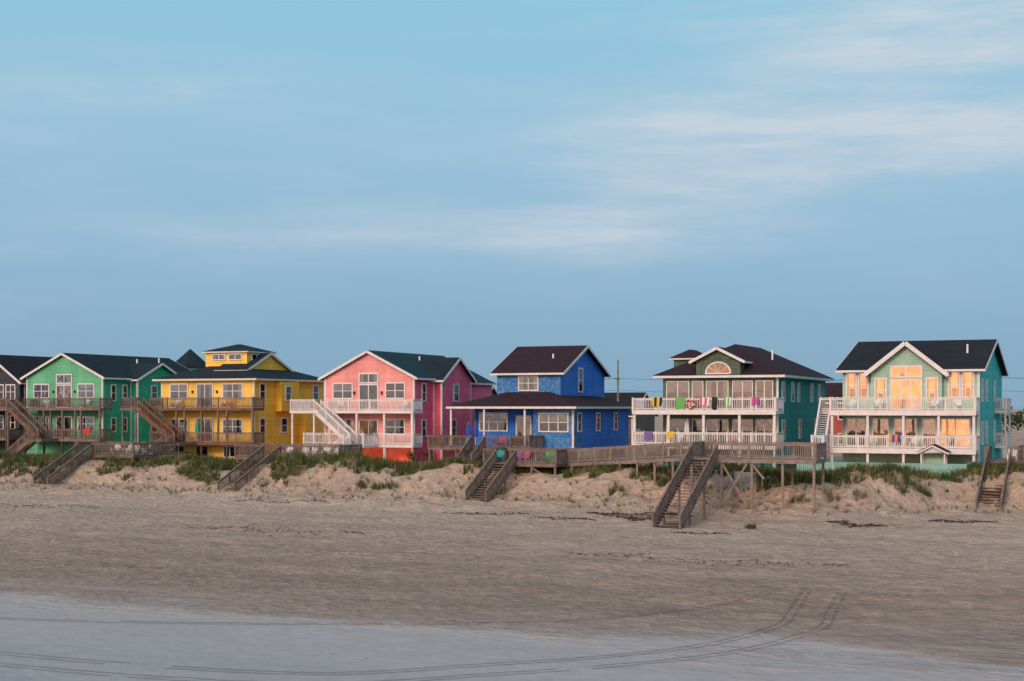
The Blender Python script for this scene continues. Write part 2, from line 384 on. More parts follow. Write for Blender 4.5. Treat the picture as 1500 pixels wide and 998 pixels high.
for t in (124.4,126.3): win(h,'R',S1,t,t+.6,9.8,11.4); win(h,'R',S1,t,t+.6,6.4,7.8)
win(h,'R',-102.4,130,130.9,9.9,11.4); win(h,'R',-102.4,132.5,133.4,9.9,11.4); win(h,'R',-102.4,130,130.9,6.3,7.8)
lamp(h,-110.2,123,10.6); lamp(h,-107.2,123,10.6); vents(h,[(-106,132,14.2),(-106.8,137,14.5)])
deck(h,'wood',-112.6,-102.1,121,123,8.95,posts=5)
deck(h,'wood',-112.6,-102.1,121,123,5.6,posts=5)
for s in (-112.45,-109,-105.6,-102.3): post(h,'wood',s,121.2,5.6,8.7,.16)
h.box('deck','wood',-115.5,-112.6,119.6,122,8.67,8.95)
rail(h,(-115.4,119.65,8.95),(-113.8,119.65,8.95),'wood')
stairs(h,(-113.6,120.2,8.95),(-109.2,120.2,5.6),(0,1,0),1.2,'woodred',rmat='wood')
h.box('deck','wood',-109.2,-107.8,119.5,121,5.32,5.6)
stairs(h,(-109.4,119.0,5.6),(-112.4,119.0,3.5),(0,1,0),1.2,'wood')
h.box('deck','wood',-109.4,-107.8,118.4,119.5,5.32,5.6)
for s in (-115.3,-113.7): post(h,'wood',s,119.8,3,8.7)
h.finish('green_beach_house',(-108.7,130,3.4))
# ------------------------------------------------------------------ TURRET HOUSE behind
h=B()
h.box('walls','green',-120,-108,147,158,G,12.5); hip(h,-120,-108,147,158,12.5,14.2,'roofg','white')
R=2.3; cx,cy=-112.9,151.2
v=[(cx+R*math.cos(i*math.pi/4+.39),cy+R*math.sin(i*math.pi/4+.39),z) for z in (12,14.3) for i in range(8)]
h.add('turret_walls','green',v,[(i,(i+1)%8,(i+1)%8+8,i+8) for i in range(8)]+[tuple(range(8,16))])
R=2.75; v=[(cx+R*math.cos(i*math.pi/4+.39),cy+R*math.sin(i*math.pi/4+.39),14.2) for i in range(8)]+[(cx,cy,16.6)]
h.add('turret_roof','roofg',v,[(i,(i+1)%8,8) for i in range(8)]+[tuple(range(8))])
h.finish('turret_house',(-114,150,3.4))
# ------------------------------------------------------------------ YELLOW HOUSE
h=B()
S0,S1=-95.6,-83.8
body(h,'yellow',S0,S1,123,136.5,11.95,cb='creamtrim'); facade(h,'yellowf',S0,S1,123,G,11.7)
hip(h,S0,S1,123,136.5,12.0,14.2,'roofg','creamtrim',oh=.7)
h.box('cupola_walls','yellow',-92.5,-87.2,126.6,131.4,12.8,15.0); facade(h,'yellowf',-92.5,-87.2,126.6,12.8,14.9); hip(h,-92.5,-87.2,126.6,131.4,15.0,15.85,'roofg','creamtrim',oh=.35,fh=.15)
win(h,'F',126.6,-91.5,-90.0,14.15,14.65,2,sash=False,fw=.1); win(h,'F',126.6,-89.4,-87.9,14.15,14.65,2,sash=False,fw=.1); win(h,'R',-87.2,127.5,130,14.15,14.65,3,sash=False,fw=.1)
gable(h,'s',125.2,133.8,-90,-86.3,12.9,14.75,'roofg','yellow','creamtrim',oh=.2,oe=.25,rk='hi')
for a0,a1 in ((-94.3,-92.2),(-87.6,-85.3)):
    win(h,'F',123,a0,a1,10.0,11.4,2); win(h,'F',123,a0,a1,6.3,7.7,2)
win(h,'F',123,-90.9,-89.0,8.95,11.4,2,sash=False); win(h,'F',123,-90.9,-89,5.45,7.8,2,sash=False,blind='dim')
for s in (-94,-91,-87.5): win(h,'F',123,s,s+1.4,3.9,4.9,2,sash=False)
h.box('bay_window','yellow',S1-.2,-83.0,126.8,130.2,8.6,11.7); h.box('bay_window','yellow',S1-.2,-83.0,131.5,133.6,3.5,8.3)
win(h,'R',-83.0,127.6,128.5,9.8,11.2); win(h,'R',S1,124.0,124.8,9.9,11.4); win(h,'R',S1,124.0,124.8,6.4,7.8); win(h,'R',S1,134.3,135.2,9.9,11.4); win(h,'R',S1,128,129,6.4,7.8)
lamp(h,-91.5,123,10.5); lamp(h,-88.4,123,10.5)
deck(h,'woodred',-95.5,-82.6,121,123,8.95,posts=5,rmat='wood')
deck(h,'woodred',-95.5,-82.6,121,123,5.4,posts=5,rmat='wood')
for s in (-95.3,-91.2,-87,-82.8): post(h,'wood',s,121.2,5.4,8.7,.17)
h.box('deck','wood',-98.2,-95.5,119.5,122.5,8.67,8.95); rail(h,(-98.1,119.6,8.95),(-96.2,119.6,8.95),'wood'); rail(h,(-98.1,119.6,8.95),(-98.1,122.4,8.95),'wood')
stairs(h,(-96.2,120.2,8.95),(-91.2,120.2,5.4),(0,1,0),1.2,'woodred',rmat='woodred')
h.box('deck','wood',-91.2,-89.6,118.2,121,5.12,5.4)
stairs(h,(-91.2,118.9,5.4),(-94,118.9,3.5),(0,1,0),1.2,'wood')
for s in (-98,-96.3): post(h,'wood',s,119.7,3,8.7)
h.finish('yellow_beach_house',(-89.7,130,3.4))
# ------------------------------------------------------------------ PINK HOUSE
h=B()
S0,S1=-75.4,-65.2
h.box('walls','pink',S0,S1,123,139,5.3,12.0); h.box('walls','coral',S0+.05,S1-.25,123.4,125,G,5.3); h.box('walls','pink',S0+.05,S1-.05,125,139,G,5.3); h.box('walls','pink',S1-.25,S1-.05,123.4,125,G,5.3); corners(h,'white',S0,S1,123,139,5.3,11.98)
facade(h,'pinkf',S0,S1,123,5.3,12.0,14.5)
gable(h,'t',S0,S1,123,139,12.0,14.5,'roofteal','pink','white')
h.box('walls','pink',S1-.5,-64.2,127,133.7,G,11.9); corners(h,'white',S1,-64.2,127,133.7,G,11.85)
gable(h,'s',127,133.7,-70,-64.2,11.9,13.95,'roofg','pink','white',rk='hi')
h.box('walls','pink',S1-.5,-64.4,134.0,139.3,G,11.6); hip(h,-69,-64.4,134.0,139.3,11.6,13.0,'roofteal','white',oh=.4)
for a0,a1 in ((-74.3,-72.2),(-68.3,-66.3)):
    win(h,'F',123,a0,a1,9.95,11.35,2); win(h,'F',123,a0,a1,6.4,7.75,2)
win(h,'F',123,-71.3,-69.3,8.75,11.2,2,sash=False); win(h,'F',123,-71.3,-69.3,11.5,12.3,2,sash=False); win(h,'F',123,-71.3,-69.3,5.4,7.7,2,sash=False,blind='dim')
win(h,'R',S1,124.6,125.3,9.7,11.3); win(h,'R',S1,124.6,125.3,6.2,7.7); win(h,'R',-64.2,129.6,130.6,9.7,11.3); win(h,'R',-64.2,129.2,130,6.2,7.7)
win(h,'F',123.4,-73.6,-72,3.9,4.9,2,sash=False)
lamp(h,-71.9,123,10.3); lamp(h,-68.8,123,10.3); vents(h,[(-68.3,130,13.9),(-68,136,13.8)])
deck(h,'white',-73.8,-64.3,121,123,8.7,rmat='white',posts=4)
deck(h,'white',-76.6,-64.3,121,123,5.4,rmat='white',posts=5,gap=(-69.9,-68.6))
for s in (-73.6,-70.6,-67.5,-64.5): post(h,'white',s,121.2,5.4,8.45,.18)
h.box('deck','white',-77.2,-73.9,119.4,123,8.42,8.7); rail(h,(-77.1,119.45,8.7),(-74.4,119.45,8.7),'white'); rail(h,(-77.1,119.5,8.7),(-77.1,123,8.7),'white')
for s in (-77,-74.5): post(h,'white',s,119.6,3,8.45)
stairs(h,(-74.4,120.1,8.7),(-70.3,120.1,5.4),(0,1,0),1.2,'white')
h.box('deck','white',-70.3,-68.2,118.3,121,5.15,5.4); rail(h,(-68.2,118.4,5.4),(-68.2,120.9,5.4),'white')
stairs(h,(-70.3,118.8,5.4),(-73,118.8,3.4),(0,1,0),1.1,'white')
h.finish('pink_beach_house',(-70.3,130,3.4))
# ------------------------------------------------------------------ BLUE HOUSE
h=B()
h.box('walls','blue',-59.6,-48.5,125,138.3,G,9.1); h.box('walls','blueshake',-52.6,-48.52,123,125.2,G,9.0)
corners(h,'blue',-59.6,-48.5,125,138.3,G,9.0)
h.box('corner_boards','white',-48.66,-48.48,122.97,123.15,5.2,8.95)
hip(h,-60.5,-48.3,122.2,138.6,9.1,11.2,'roofm','white',oh=.6,fh=.22)
h.box('upper_walls','blueshake',-57.7,-51.02,126,126.3,9,12.4); h.box('upper_walls','blue',-57.69,-51,126.25,138,9,12.4)
gable(h,'s',126,138,-57.7,-51,12.4,15.0,'roofm','blue','white',oh=.5,oe=.5)
win(h,'F',126,-55.3,-53.4,10.7,12.0,2); win(h,'R',-51,130.6,131.6,10.6,12.8)
win(h,'F',123,-51.9,-49.1,6.8,8.4,3); win(h,'F',125,-59.0,-56.2,6.8,8.4,3); win(h,'F',125,-55.1,-53.7,5.5,8.1,1,sash=False)
for t in (124.0,129,134): win(h,'R',-48.5,t,t+.8,6.8,8.4)
for s in (-60.7,-57.2,-53.0): post(h,'white',s,122.0,5.3,8.9,.16)
deck(h,'wood',-61.8,-53.2,119.3,125,5.3,posts=4,gap=(-57.3,-55.9))
h.box('deck','wood',-53.2,-51.4,119.3,122.9,5.02,5.3); rail(h,(-53.2,119.36,5.3),(-51.4,119.36,5.3),'wood'); rail(h,(-51.46,119.3,5.3),(-51.46,122.8,5.3),'wood')
stairs(h,(-56.6,119.3,5.3),(-56.6,116.6,3.7),(1,0,0),1.3,'wood')
vents(h,[(-53,129,13.9)])
h.finish('blue_beach_house',(-54,131,3.4))
# ------------------------------------------------------------------ DARK TEAL HOUSE
h=B()
S0,S1=-39.8,-29.3
body(h,'teal',S0,S1,123,143,11.8,cb='teal'); h.box('front_shingle_cladding','olive',S0+.02,S1-.15,122.96,122.995,5.8,11.75)
h.box('corner_boards','white',S1-.14,S1+.03,122.93,123.1,5.8,11.75)
hip(h,S0,S1,123,143,11.85,14.85,'roofm','white',oh=.8,fh=.22)
h.box('dormer_walls','olive',-36.5,-32.5,122.3,130,11.6,13.25)
gable(h,'t',-36.5,-32.5,122.3,130,13.2,14.2,'roofm','olive','white',oh=.5,oe=.5,rk='lo')
h.box('dormer_walls','olive',-39.9,-37.6,126.5,131,12.2,13.6); hip(h,-39.9,-37.6,126.5,131,13.55,14.4,'roofm','white',oh=.4,fh=.14)
cx,cz,R=-34.5,12.05,1.05
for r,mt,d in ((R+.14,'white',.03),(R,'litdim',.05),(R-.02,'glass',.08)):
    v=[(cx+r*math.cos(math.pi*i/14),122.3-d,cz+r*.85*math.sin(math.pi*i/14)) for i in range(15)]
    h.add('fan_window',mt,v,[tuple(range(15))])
for i in range(1,5):
    a=math.pi*i/5; h.beam('fan_window','white',(cx,122.2,cz),(cx+R*math.cos(a),122.2,cz+R*.85*math.sin(a)),.03,.035)
h.box('fan_window','white',cx-R-.1,cx+R+.1,122.17,122.28,cz-.12,cz)
for a0,a1,nm in ((-39.4,-37.4,2),(-37.0,-36.1,1),(-35.7,-33.8,2),(-33.3,-31.6,2),(-31.2,-29.8,2)):
    win(h,'F',122.96,a0,a1,8.8,11.3,nm,sash=False,fw=.08); win(h,'F',122.96,a0,a1,5.8,7.9,nm,sash=False,fw=.08)
for t,w in ((124.3,.9),(128,.9),(130.5,.7),(136,1.0),(139.5,.8)):
    win(h,'R',S1,t,t+w,9.6,11.2)
for t,w in ((124.3,.9),(131,.8),(138,.9)): win(h,'R',S1,t,t+w,6.2,7.8)
for z in (8.75,5.75):
    deck(h,'white',-41.7,-28.8,120,123,z,th=.32,rmat='white',fascia='white')
for s in (-41.55,-38.4,-35.2,-32,-28.95): post(h,'white',s,120.2,5.75,8.45,.22); post(h,'white',s,120.2,3,5.45,.22)
vents(h,[(-31.5,130,14)])
h.finish('dark_teal_beach_house',(-34.5,132,3.4))
# ------------------------------------------------------------------ MINT HOUSE
h=B()
S0,S1=-23.7,-12.5
body(h,'tealb',S0,S1,123,143,12.2,cb=None)
h.box('front_siding','mint',S0,S1-.02,122.95,122.995,3.4,12.15); h.box('corner_boards','white',S1-.16,S1+.03,122.92,123.1,3.5,12.1)
gable(h,'s',123,143,S0,S1,12.2,14.9,'roofb','tealb','white',oh=.6,oe=.5)
h.box('front_gable_walls','mint',-21.2,-15.4,122.3,124,8.8,12.1)
gable(h,'t',-21.2,-15.4,122.3,131,12.05,14.35,'roofb','mint','white',oh=.55,oe=.6,rk='lo',rh=.34)
gw=dict(glass='glassm')
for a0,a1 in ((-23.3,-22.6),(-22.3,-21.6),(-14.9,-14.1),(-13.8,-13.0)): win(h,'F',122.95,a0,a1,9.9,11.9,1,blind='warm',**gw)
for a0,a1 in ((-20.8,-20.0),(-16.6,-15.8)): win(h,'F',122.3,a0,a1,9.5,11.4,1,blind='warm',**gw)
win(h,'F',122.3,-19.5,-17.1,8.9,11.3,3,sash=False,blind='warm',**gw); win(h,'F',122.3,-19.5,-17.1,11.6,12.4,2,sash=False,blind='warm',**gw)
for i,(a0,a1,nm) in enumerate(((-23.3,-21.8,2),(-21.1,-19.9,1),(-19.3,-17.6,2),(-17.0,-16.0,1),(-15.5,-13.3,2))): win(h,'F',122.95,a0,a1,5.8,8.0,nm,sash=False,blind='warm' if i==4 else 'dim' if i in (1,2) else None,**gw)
for t in (124.5,128,135): win(h,'R',S1,t,t+1,9.6,11.3); win(h,'R',S1,t,t+1,6,7.7)
for z in (8.75,5.6):
    deck(h,'white',-24.2,-12.5,120,122.9,z,th=.36,rmat='white',fascia='white')
for s in (-24.05,-21.1,-18.2,-15.4,-12.65): post(h,'white',s,120.2,5.6,8.4,.2); post(h,'white',s,120.2,3,5.25,.2)
h.box('deck','white',-25.3,-24.2,121.4,123,8.45,8.75); rail(h,(-25.25,121.45,8.75),(-24.2,121.45,8.75),'white')
stairs(h,(-24.8,121.4,8.75),(-24.8,119.0,5.6),(1,0,0),.9,'white'); deck(h,'white',-25.3,-24.3,117.9,121,5.6,th=.25,rmat='white',posts=2)
for z in (8.75,5.6):
    h.box('deck','white',S1,-11.5,136,141,z-.3,z); rail(h,(-11.55,136,z),(-11.55,141,z),'white'); rail(h,(S1,136.05,z),(-11.5,136.05,z),'white')
for t in (136.2,140.8): post(h,'white',-11.6,t,3,9.8)
vents(h,[(-14,128,14.1)])
h.finish('mint_beach_house',(-18,132,3.4))
b=B(); rz=gz(-15.5,117.5,False)
for s in (-16.4,-14.6): post(b,'white',s,117.5,rz-.2,rz+1.9,.12); post(b,'white',s,118.7,rz-.2,rz+1.9,.12)
gable(b,'t',-16.5,-14.5,117.4,118.8,rz+1.9,rz+2.4,'roofb','white','white',oh=.2,oe=.2,rh=.12); b.box('shower_wall','mint',-16.3,-14.7,118.62,118.68,rz,rz+1.8); b.finish('outdoor_shower',(-15.5,118,rz))
# pool fence
b=B()
for (p,q) in (((-25.2,112.3),(-12.4,112.3)),((-12.4,112.3),(-12.4,119)),((-25.2,112.3),(-25.2,119))):
    L=math.dist(p,q); n=int(L/.16)
    for i in range(n):
        x=p[0]+(q[0]-p[0])*(i+.5)/n; y=p[1]+(q[1]-p[1])*(i+.5)/n
        b.box('fence_boards','aqua',x-.065,x+.065,y-.065 if p[0]==q[0] else y-.012,y+.065 if p[0]==q[0] else y+.012,3.2,4.66+.03*random.random())
    b.beam('fence_rail','aqua',(p[0],p[1]+.03,4.68),(q[0],q[1]+.03,4.68),.12,.05)
b.finish('pool_fence',(-19,112.3,3.4))
# ------------------------------------------------------------------ BACKGROUND HOUSES
def bg(name,s0,s1,t0,t1,ze,zr,wall,roof,ax='s'):
    b=B(); body(b,wall,s0,s1,t0,t1,ze)
    if ax=='s': gable(b,'s',t0,t1,s0,s1,ze,zr,roof,wall,'white')
    else: gable(b,'t',s0,s1,t0,t1,ze,zr,roof,wall,'white')
    n=max(1,int((s1-s0)/3))
    for i in range(n):
        a=s0+(s1-s0)*(i+.5)/n
        for z in (4.6,7.6):
            if z+1.3<ze: win(b,'F',t0,a-.6,a+.6,z,z+1.2,2)
    for z in (4.6,7.6):
        if z+1.3<ze: win(b,'R',s1,t0+2,t0+3,z,z+1.2,2)
    b.finish(name,((s0+s1)/2,(t0+t1)/2,3.4))
bg('brown_house',-11,2,158,168,7.6,9.8,'brown','roofb')
bg('red_house',-39,-31,172,182,9.7,11.9,'red','roofm')
bg('brown_house',-78,-66,190,200,8,11,'brown','roofb')
bg('gray_house',-100,-88,185,195,9,12,'gray','roofb')
bg('gray_house',-150,-136,126,140,10,13,'gray','roofb','t')
bg('brown_house',4,16,124,138,10,13,'gray','roofb','t')
# ------------------------------------------------------------------ BEACH STAIRS / DECKS
def chair(s,t,z,rot,mat):
    b=B(); c,sn=math.cos(rot),math.sin(rot)
    def P(x,y,zz): return (s+x*c-y*sn,t+x*sn+y*c,z+zz)
    for i in range(5): b.beam('seat',mat,P(-.27,-.28+i*.12,.40-i*.025),P(.27,-.28+i*.12,.40-i*.025),.1,.03)
    for i,x in enumerate((-.24,-.12,0,.12,.24)):
        hh=.98-abs(x)*.5; b.slab('backrest',mat,[P(x-.05,.22,.28),P(x+.05,.22,.28),P(x*1.15+.05,.5,hh),P(x*1.15-.05,.5,hh)],.04)
    for x in (-.33,.33):
        b.beam('arm_%d'%(x>0),mat,P(x,-.4,.56),P(x,.38,.54),.12,.03)
        b.beam('leg_%d'%(x>0),mat,P(x,-.3,0),P(x,-.3,.55),.09,.04); b.beam('rear_leg',mat,P(x*.9,-.32,.36),P(x*.9,.62,.03),.04,.12)
    b.single('adirondack_chair',(s,t,z))
def platform(b,mat,s0,s1,t0,t1,z,sides,gap=None,np=3):
    b.box('deck_joists',mat,s0,s1,t0,t1,z-.3,z-.05)
    n=int((t1-t0)/.15)
    for i in range(n): 
        y=t0+(t1-t0)*i/n; b.box('deck_boards',mat,s0-.04,s1+.04,y,y+.14,z-.05,z)
    if 'F' in sides:
        if gap: rail(b,(s0,t0+.06,z),(gap[0],t0+.06,z),mat,1.1); rail(b,(gap[1],t0+.06,z),(s1,t0+.06,z),mat,1.1)
        else: rail(b,(s0,t0+.06,z),(s1,t0+.06,z),mat,1.1)
    if 'B' in sides: rail(b,(s0,t1-.06,z),(s1,t1-.06,z),mat,1.1)
    if 'L' in sides: rail(b,(s0+.06,t0,z),(s0+.06,t1,z),mat,1.1)
    if 'R' in sides: rail(b,(s1-.06,t0,z),(s1-.06,t1,z),mat,1.1)
    for i in range(np):
        s=s0+.15+(s1-s0-.3)*i/(np-1)
        for t in (t0+.15,t1-.2):
            post(b,mat,s,t,gz(s,t)-.5,z-.05,.17,'pilings')
        if i<np-1 and i%2==0:
            b.beam('braces',mat,(s,t0+.05,z-.35),(s+.9,t0+.05,max(gz(s,t0)+.1,z-1.4)),.05,.14)
def bstairs(b,mat,s,tt,z,tb,w=1.5):
    zb=gz(s,tb)-.15; stairs(b,(s,tt,z),(s,tb,zb),(1,0,0),w,mat)
    for f in (.35,.75):
        t=tt+(tb-tt)*f; zz=z+(zb-z)*f
        for sg in (-1,1): post(b,mat,s+sg*w/2,t,gz(s,t)-.4,zz-.1,.14,'pilings')
# 1
b=B(); platform(b,'wood',-94.2,-87.2,108,112.5,4.5,'FLRB',gap=(-93.8,-92.0),np=4); bstairs(b,'wood',-92.9,108,4.5,102.0,1.6); b.finish('beach_access_stairs',(-91,107,3))
b=B(); b.box('boards','wood',-91.5,-90,112.5,121,4.2,4.45); rail(b,(-91.5,112.6,4.45),(-91.5,118,4.45),'wood'); rail(b,(-90,112.6,4.45),(-90,118,4.45),'wood')
for t in (114,117): post(b,'wood',-91.4,t,3,4.2); post(b,'wood',-90.1,t,3,4.2)
b.finish('boardwalk',(-91,116,3))
for i,(s,t,r) in enumerate(((-91.3,110.5,.3),(-90.2,110.8,-.2),(-88.9,110.3,.2),(-88.1,110.9,-.6))): chair(s,t,4.5,r,'p_white')
# 2
b=B(); platform(b,'wood',-76.4,-65.3,109,113,4.5,'FLRB',gap=(-73.3,-71.5),np=5); bstairs(b,'wood',-72.4,109,4.5,102.0,1.7); b.finish('beach_access_stairs',(-71,108,3))
chair(-72.3,111.5,4.5,.1,'p_white')
for s,r in ((-70.5,.2),(-69.4,-.1),(-68.2,.3),(-67.0,-.3)): chair(s,111+random.random()*.6,4.5,r,'p_white')
# 3
b=B(); platform(b,'wood',-50.0,-43.5,106.5,111,4.45,'FLRB',gap=(-48.9,-47.1),np=4); bstairs(b,'wood',-48,106.5,4.45,100.8,1.7); b.finish('beach_access_stairs',(-47,106,3))
chair(-49.3,108.2,4.45,.3,'p_teal'); chair(-47.3,108.8,4.45,-.2,'p_pink'); chair(-44.6,107.6,4.45,.2,'p_green'); chair(-48.3,109.8,4.45,0,'p_purple')
# ramp boardwalk to platform 4
b=B()
p0=Vector((-43.5,109.7,4.4)); p1=Vector((-29.5,101.9,5.4)); d=(p1-p0); d.z=0; d.normalize(); sd=Vector((-d.y,d.x,0))
b.slab('walkway_boards','woodgray',[p0+sd*.8-Vector((0,0,.3)),p0-sd*.8-Vector((0,0,.3)),p1-sd*.8-Vector((0,0,.3)),p1+sd*.8-Vector((0,0,.3))],.3)
for sg in (-1,1):
    rail(b,p0+sd*.8*sg,p1+sd*.8*sg,'woodgray',1.1,.14,2.0)
    for i in range(8):
        q=p0.lerp(p1,(i+.5)/8)+sd*.72*sg; post(b,'woodgray',q.x,q.y,gz(q.x,q.y)-.5,q.z-.1,.16,'pilings')
b.finish('boardwalk',(-36,106,3))
b=B(); rail(b,(-43.5,111.4,4.4),(-30,104.6,5.2),'wood',1.1,.15,2.0)
for i in range(6):
    f=(i+.5)/6; s=-43.5+13.5*f; t=111.4-6.8*f; post(b,'wood',s,t,gz(s,t)-.4,4.45+.8*f,.13)
b.finish('dune_path_fence',(-36,107,3))
# 4
b=B(); platform(b,'woodgray',-30.0,-20.9,98.8,102.2,5.35,'FLRB',gap=(-29.8,-28.0),np=5); bstairs(b,'wood',-28.9,98.8,5.35,90.0,1.8)
b.beam('braces','woodgray',(-27.6,98.9,5.0),(-25.8,98.9,gz(-25.8,99)+.3),.05,.15); b.beam('braces','woodgray',(-25.8,98.84,5.0),(-27.6,98.84,gz(-27.6,99)+.3),.05,.15)
b.finish('beach_access_stairs',(-25,99,3))
# 5
b=B(); platform(b,'wood',-11.2,-6.8,114,118.5,4.85,'FLR',gap=(-10.95,-9.35),np=3); bstairs(b,'wood',-10.15,114,4.85,106.0,1.6)
b.finish('beach_access_stairs',(-10,112,3))
chair(-9.4,116.5,4.85,0,'p_white')
b=B(); b.box('boards','wood',-11,-9.2,118.5,124,4.6,4.8); rail(b,(-9.2,118.6,4.8),(-9.2,124,4.8),'wood'); post(b,'wood',-9.3,121,3,4.6); post(b,'wood',-10.9,121,3,4.6); b.finish('boardwalk',(-10,121,3))
# furniture on decks
for s,t,z,m in ((-110.5,122,8.95,'p_white'),(-105,122,8.95,'p_white'),(-93,122,8.95,'p_white'),(-86.5,122,8.95,'p_orange'),(-72.9,122,8.7,'p_white'),(-66,122,8.7,'p_white'),(-59,121.5,5.3,'p_teal'),(-55,121,5.3,'p_red'),(-53.9,121.2,5.3,'p_black'),(-38,121.6,5.75,'p_white'),(-36,121.6,5.75,'p_teal'),(-33,121.6,5.75,'p_pink'),(-22.8,121.5,8.75,'p_white'),(-20.5,121.5,8.75,'p_white'),(-16,121.5,8.75,'p_white'),(-14,121.5,8.75,'p_white'),(-21,121.5,5.6,'p_white'),(-17.5,121.5,5.6,'p_white'),(-71.5,122,5.4,'p_orange')): chair(s,t,z,random.uniform(-.6,.6),m)
def towel(s,t,z,w,hh,m,m2=None):
    b=B(); n=8
    for sd in (-1,1):
        L=hh if sd<0 else hh*.7; v=[]
        for j in range(5):
            for i in range(n+1): v.append((s+w*i/n*(1-.08*j/4),t+sd*(.09+.03*math.sin(i*1.9+j*.3)*(j/4)),z+.05-(L+.06*math.sin(i*.9+s))*j/4))
        fs=[(j*(n+1)+i,j*(n+1)+i+1,(j+1)*(n+1)+i+1,(j+1)*(n+1)+i) for j in range(4) for i in range(n)]
        if m2: 
            b.add('t',m,v,[f for k,f in enumerate(fs) if (k%n)//2%2==0]); b.add('t',m2,v,[f for k,f in enumerate(fs) if (k%n)//2%2==1])
        else: b.add('t',m,v,fs)
    b.box('fold',m,s,s+w,t-.085,t+.085,z+.04,z+.06)
    b.single('beach_towel',(s,t,z))
for a in ((-39.9,1.0,.8,'p_yellow','p_black'),(-37.7,.9,1.0,'p_green',None),(-35.5,.9,.7,'p_pink','p_white'),(-34.4,.5,1.1,'p_black',None),(-33.3,.6,.8,'p_green','p_white'),(-30.9,.7,.7,'p_pink','p_purple')):
    towel(a[0],120.06,8.75+1.08,a[1],a[2],a[3],a[4])
towel(-40.6,120.06,6.83,.8,.7,'p_purple'); towel(-38.5,120.06,6.83,.7,.6,'p_yellow'); towel(-19.3,120.06,6.7,.9,.6,'p_orange','p_blue')
towel(-104.2,121.06,6.7,.8,.7,'p_red')
# lifebuoy
b=B(); v=[];fs=[]
for i in range(20):
    for j in range(8):
        a=i*math.pi/10; c=j*math.pi/4; r=.34+.09*math.cos(c); v.append((-36.3+r*math.cos(a),119.88+.09*math.sin(c),9.3+r*math.sin(a)))
for i in range(20):
    for j in range(8): fs.append((i*8+j,((i+1)%20)*8+j,((i+1)%20)*8+(j+1)%8,i*8+(j+1)%8))
b.add('r','p_red',v,[f for k,f in enumerate(fs) if (k//8)%5<4]); b.add('r','p_white',v,[f for k,f in enumerate(fs) if (k//8)%5==4]); b.single('lifebuoy',(-36.3,119.9,9.3))
def umb(s,t,z,m):
    b=B(); b.beam('pole','p_white',(s,t,z),(s,t,z+2.3),.05,.05)
    prof=[(.05,2.25),(.12,2.0),(.18,1.5),(.2,1.1),(.16,.95)]; v=[]
    for r,zz in prof:
        for i in range(12): rr=r*(1+.25*(i%2)); v.append((s+rr*math.cos(i*math.pi/6),t+rr*math.sin(i*math.pi/6),z+zz))
    b.add('canopy',m,v,[(j*12+i,j*12+(i+1)%12,(j+1)*12+(i+1)%12,(j+1)*12+i) for j in range(4) for i in range(12)])
    b.box('base','p_black',s-.25,s+.25,t-.25,t+.25,z,z+.08); b.single('folded_umbrella',(s,t,z))
umb(-58.2,120.6,5.3,'p_blue'); umb(-90.2,122,5.4,'p_teal'); umb(-37.2,121.8,5.75,'p_white'); umb(-57.6,120.9,5.3,'p_blue')
# ------------------------------------------------------------------ utility poles and wires
b=B()
pts=[(-140,168),(-100,169),(-61,170),(-22,171),(18,172)]
for s,t in pts:
    v=[];N=8
    for r,z in ((.17,2.5),(.11,15.0 if s==-61 else 13.2)):
        for i in range(N): v.append((s+r*math.cos(i*math.pi/4),t+r*math.sin(i*math.pi/4),z))
    b.add('poles','woodgray',v,[(i,(i+1)%N,(i+1)%N+N,i+N) for i in range(N)]+[tuple(range(N,2*N))])
    b.beam('crossarms','woodgray',(s-.1,t-1,12.6),(s-.1,t+1,12.6),.1,.12)
for (a,c),(d_,e_) in zip(pts,pts[1:]):
    for off,zz in ((-.9,12.7),(.9,12.7),(0,11.2)):
        pr=None
        for i in range(13):
            f=i/12; q=(a+(d_-a)*f,c+off+(e_-c)*f,zz-1.1*4*f*(1-f)*.5)
            if pr: b.beam('wires','p_black',pr,q,.03,.03)
            pr=q
b.finish('utility_poles',(-60,170,3))
# ------------------------------------------------------------------ vegetation
def leafmat(name,c1,c2):
    m,nt,b=newmat(name); tc=nd(nt,'ShaderNodeTexCoord').outputs['Object']
    f=noise_(nt,tc,.9,3); g=noise_(nt,tc,9,2)
    c=mixc(nt,'MIX',maprange(nt,math_(nt,'ADD',math_(nt,'MULTIPLY',f,.6),math_(nt,'MULTIPLY',g,.4)),.38,.62,0,1),c1,c2)
    nt.links.new(c,b.inputs['Base Color']); b.inputs['Roughness'].default_value=.8; b.inputs['Specular IOR Level'].default_value=.15; return m
M['grass1']=leafmat('dune_grass_green',(.035,.06,.02),(.10,.13,.035)); M['grass2']=leafmat('dune_grass_dry',(.14,.12,.06),(.26,.21,.11)); M['leaf']=leafmat('tree_leaves',(.015,.03,.015),(.05,.075,.03))
def blades(b,s,t,n,h,spread,mat):
    z=gz(s,t)-.03
    for _ in range(n):
        a=random.uniform(0,6.28); r=random.random()*spread; x=s+r*math.cos(a); y=t+r*math.sin(a)
        hh=h*random.uniform(.5,1.1); l=hh*random.uniform(.1,.6); w=.02+.014*random.random(); p=random.uniform(0,3.14)
        dx,dy=math.cos(a)*l,math.sin(a)*l; wx,wy=math.cos(p)*w,math.sin(p)*w
        b.add('g',mat,[(x-wx,y-wy,z),(x+wx,y+wy,z),(x+dx*.4+wx*.7,y+dy*.4+wy*.7,z+hh*.6),(x+dx*.4-wx*.7,y+dy*.4-wy*.7,z+hh*.6),(x+dx,y+dy,z+hh)],[(0,1,2,3),(3,2,4)])
g=B(); cnt=0
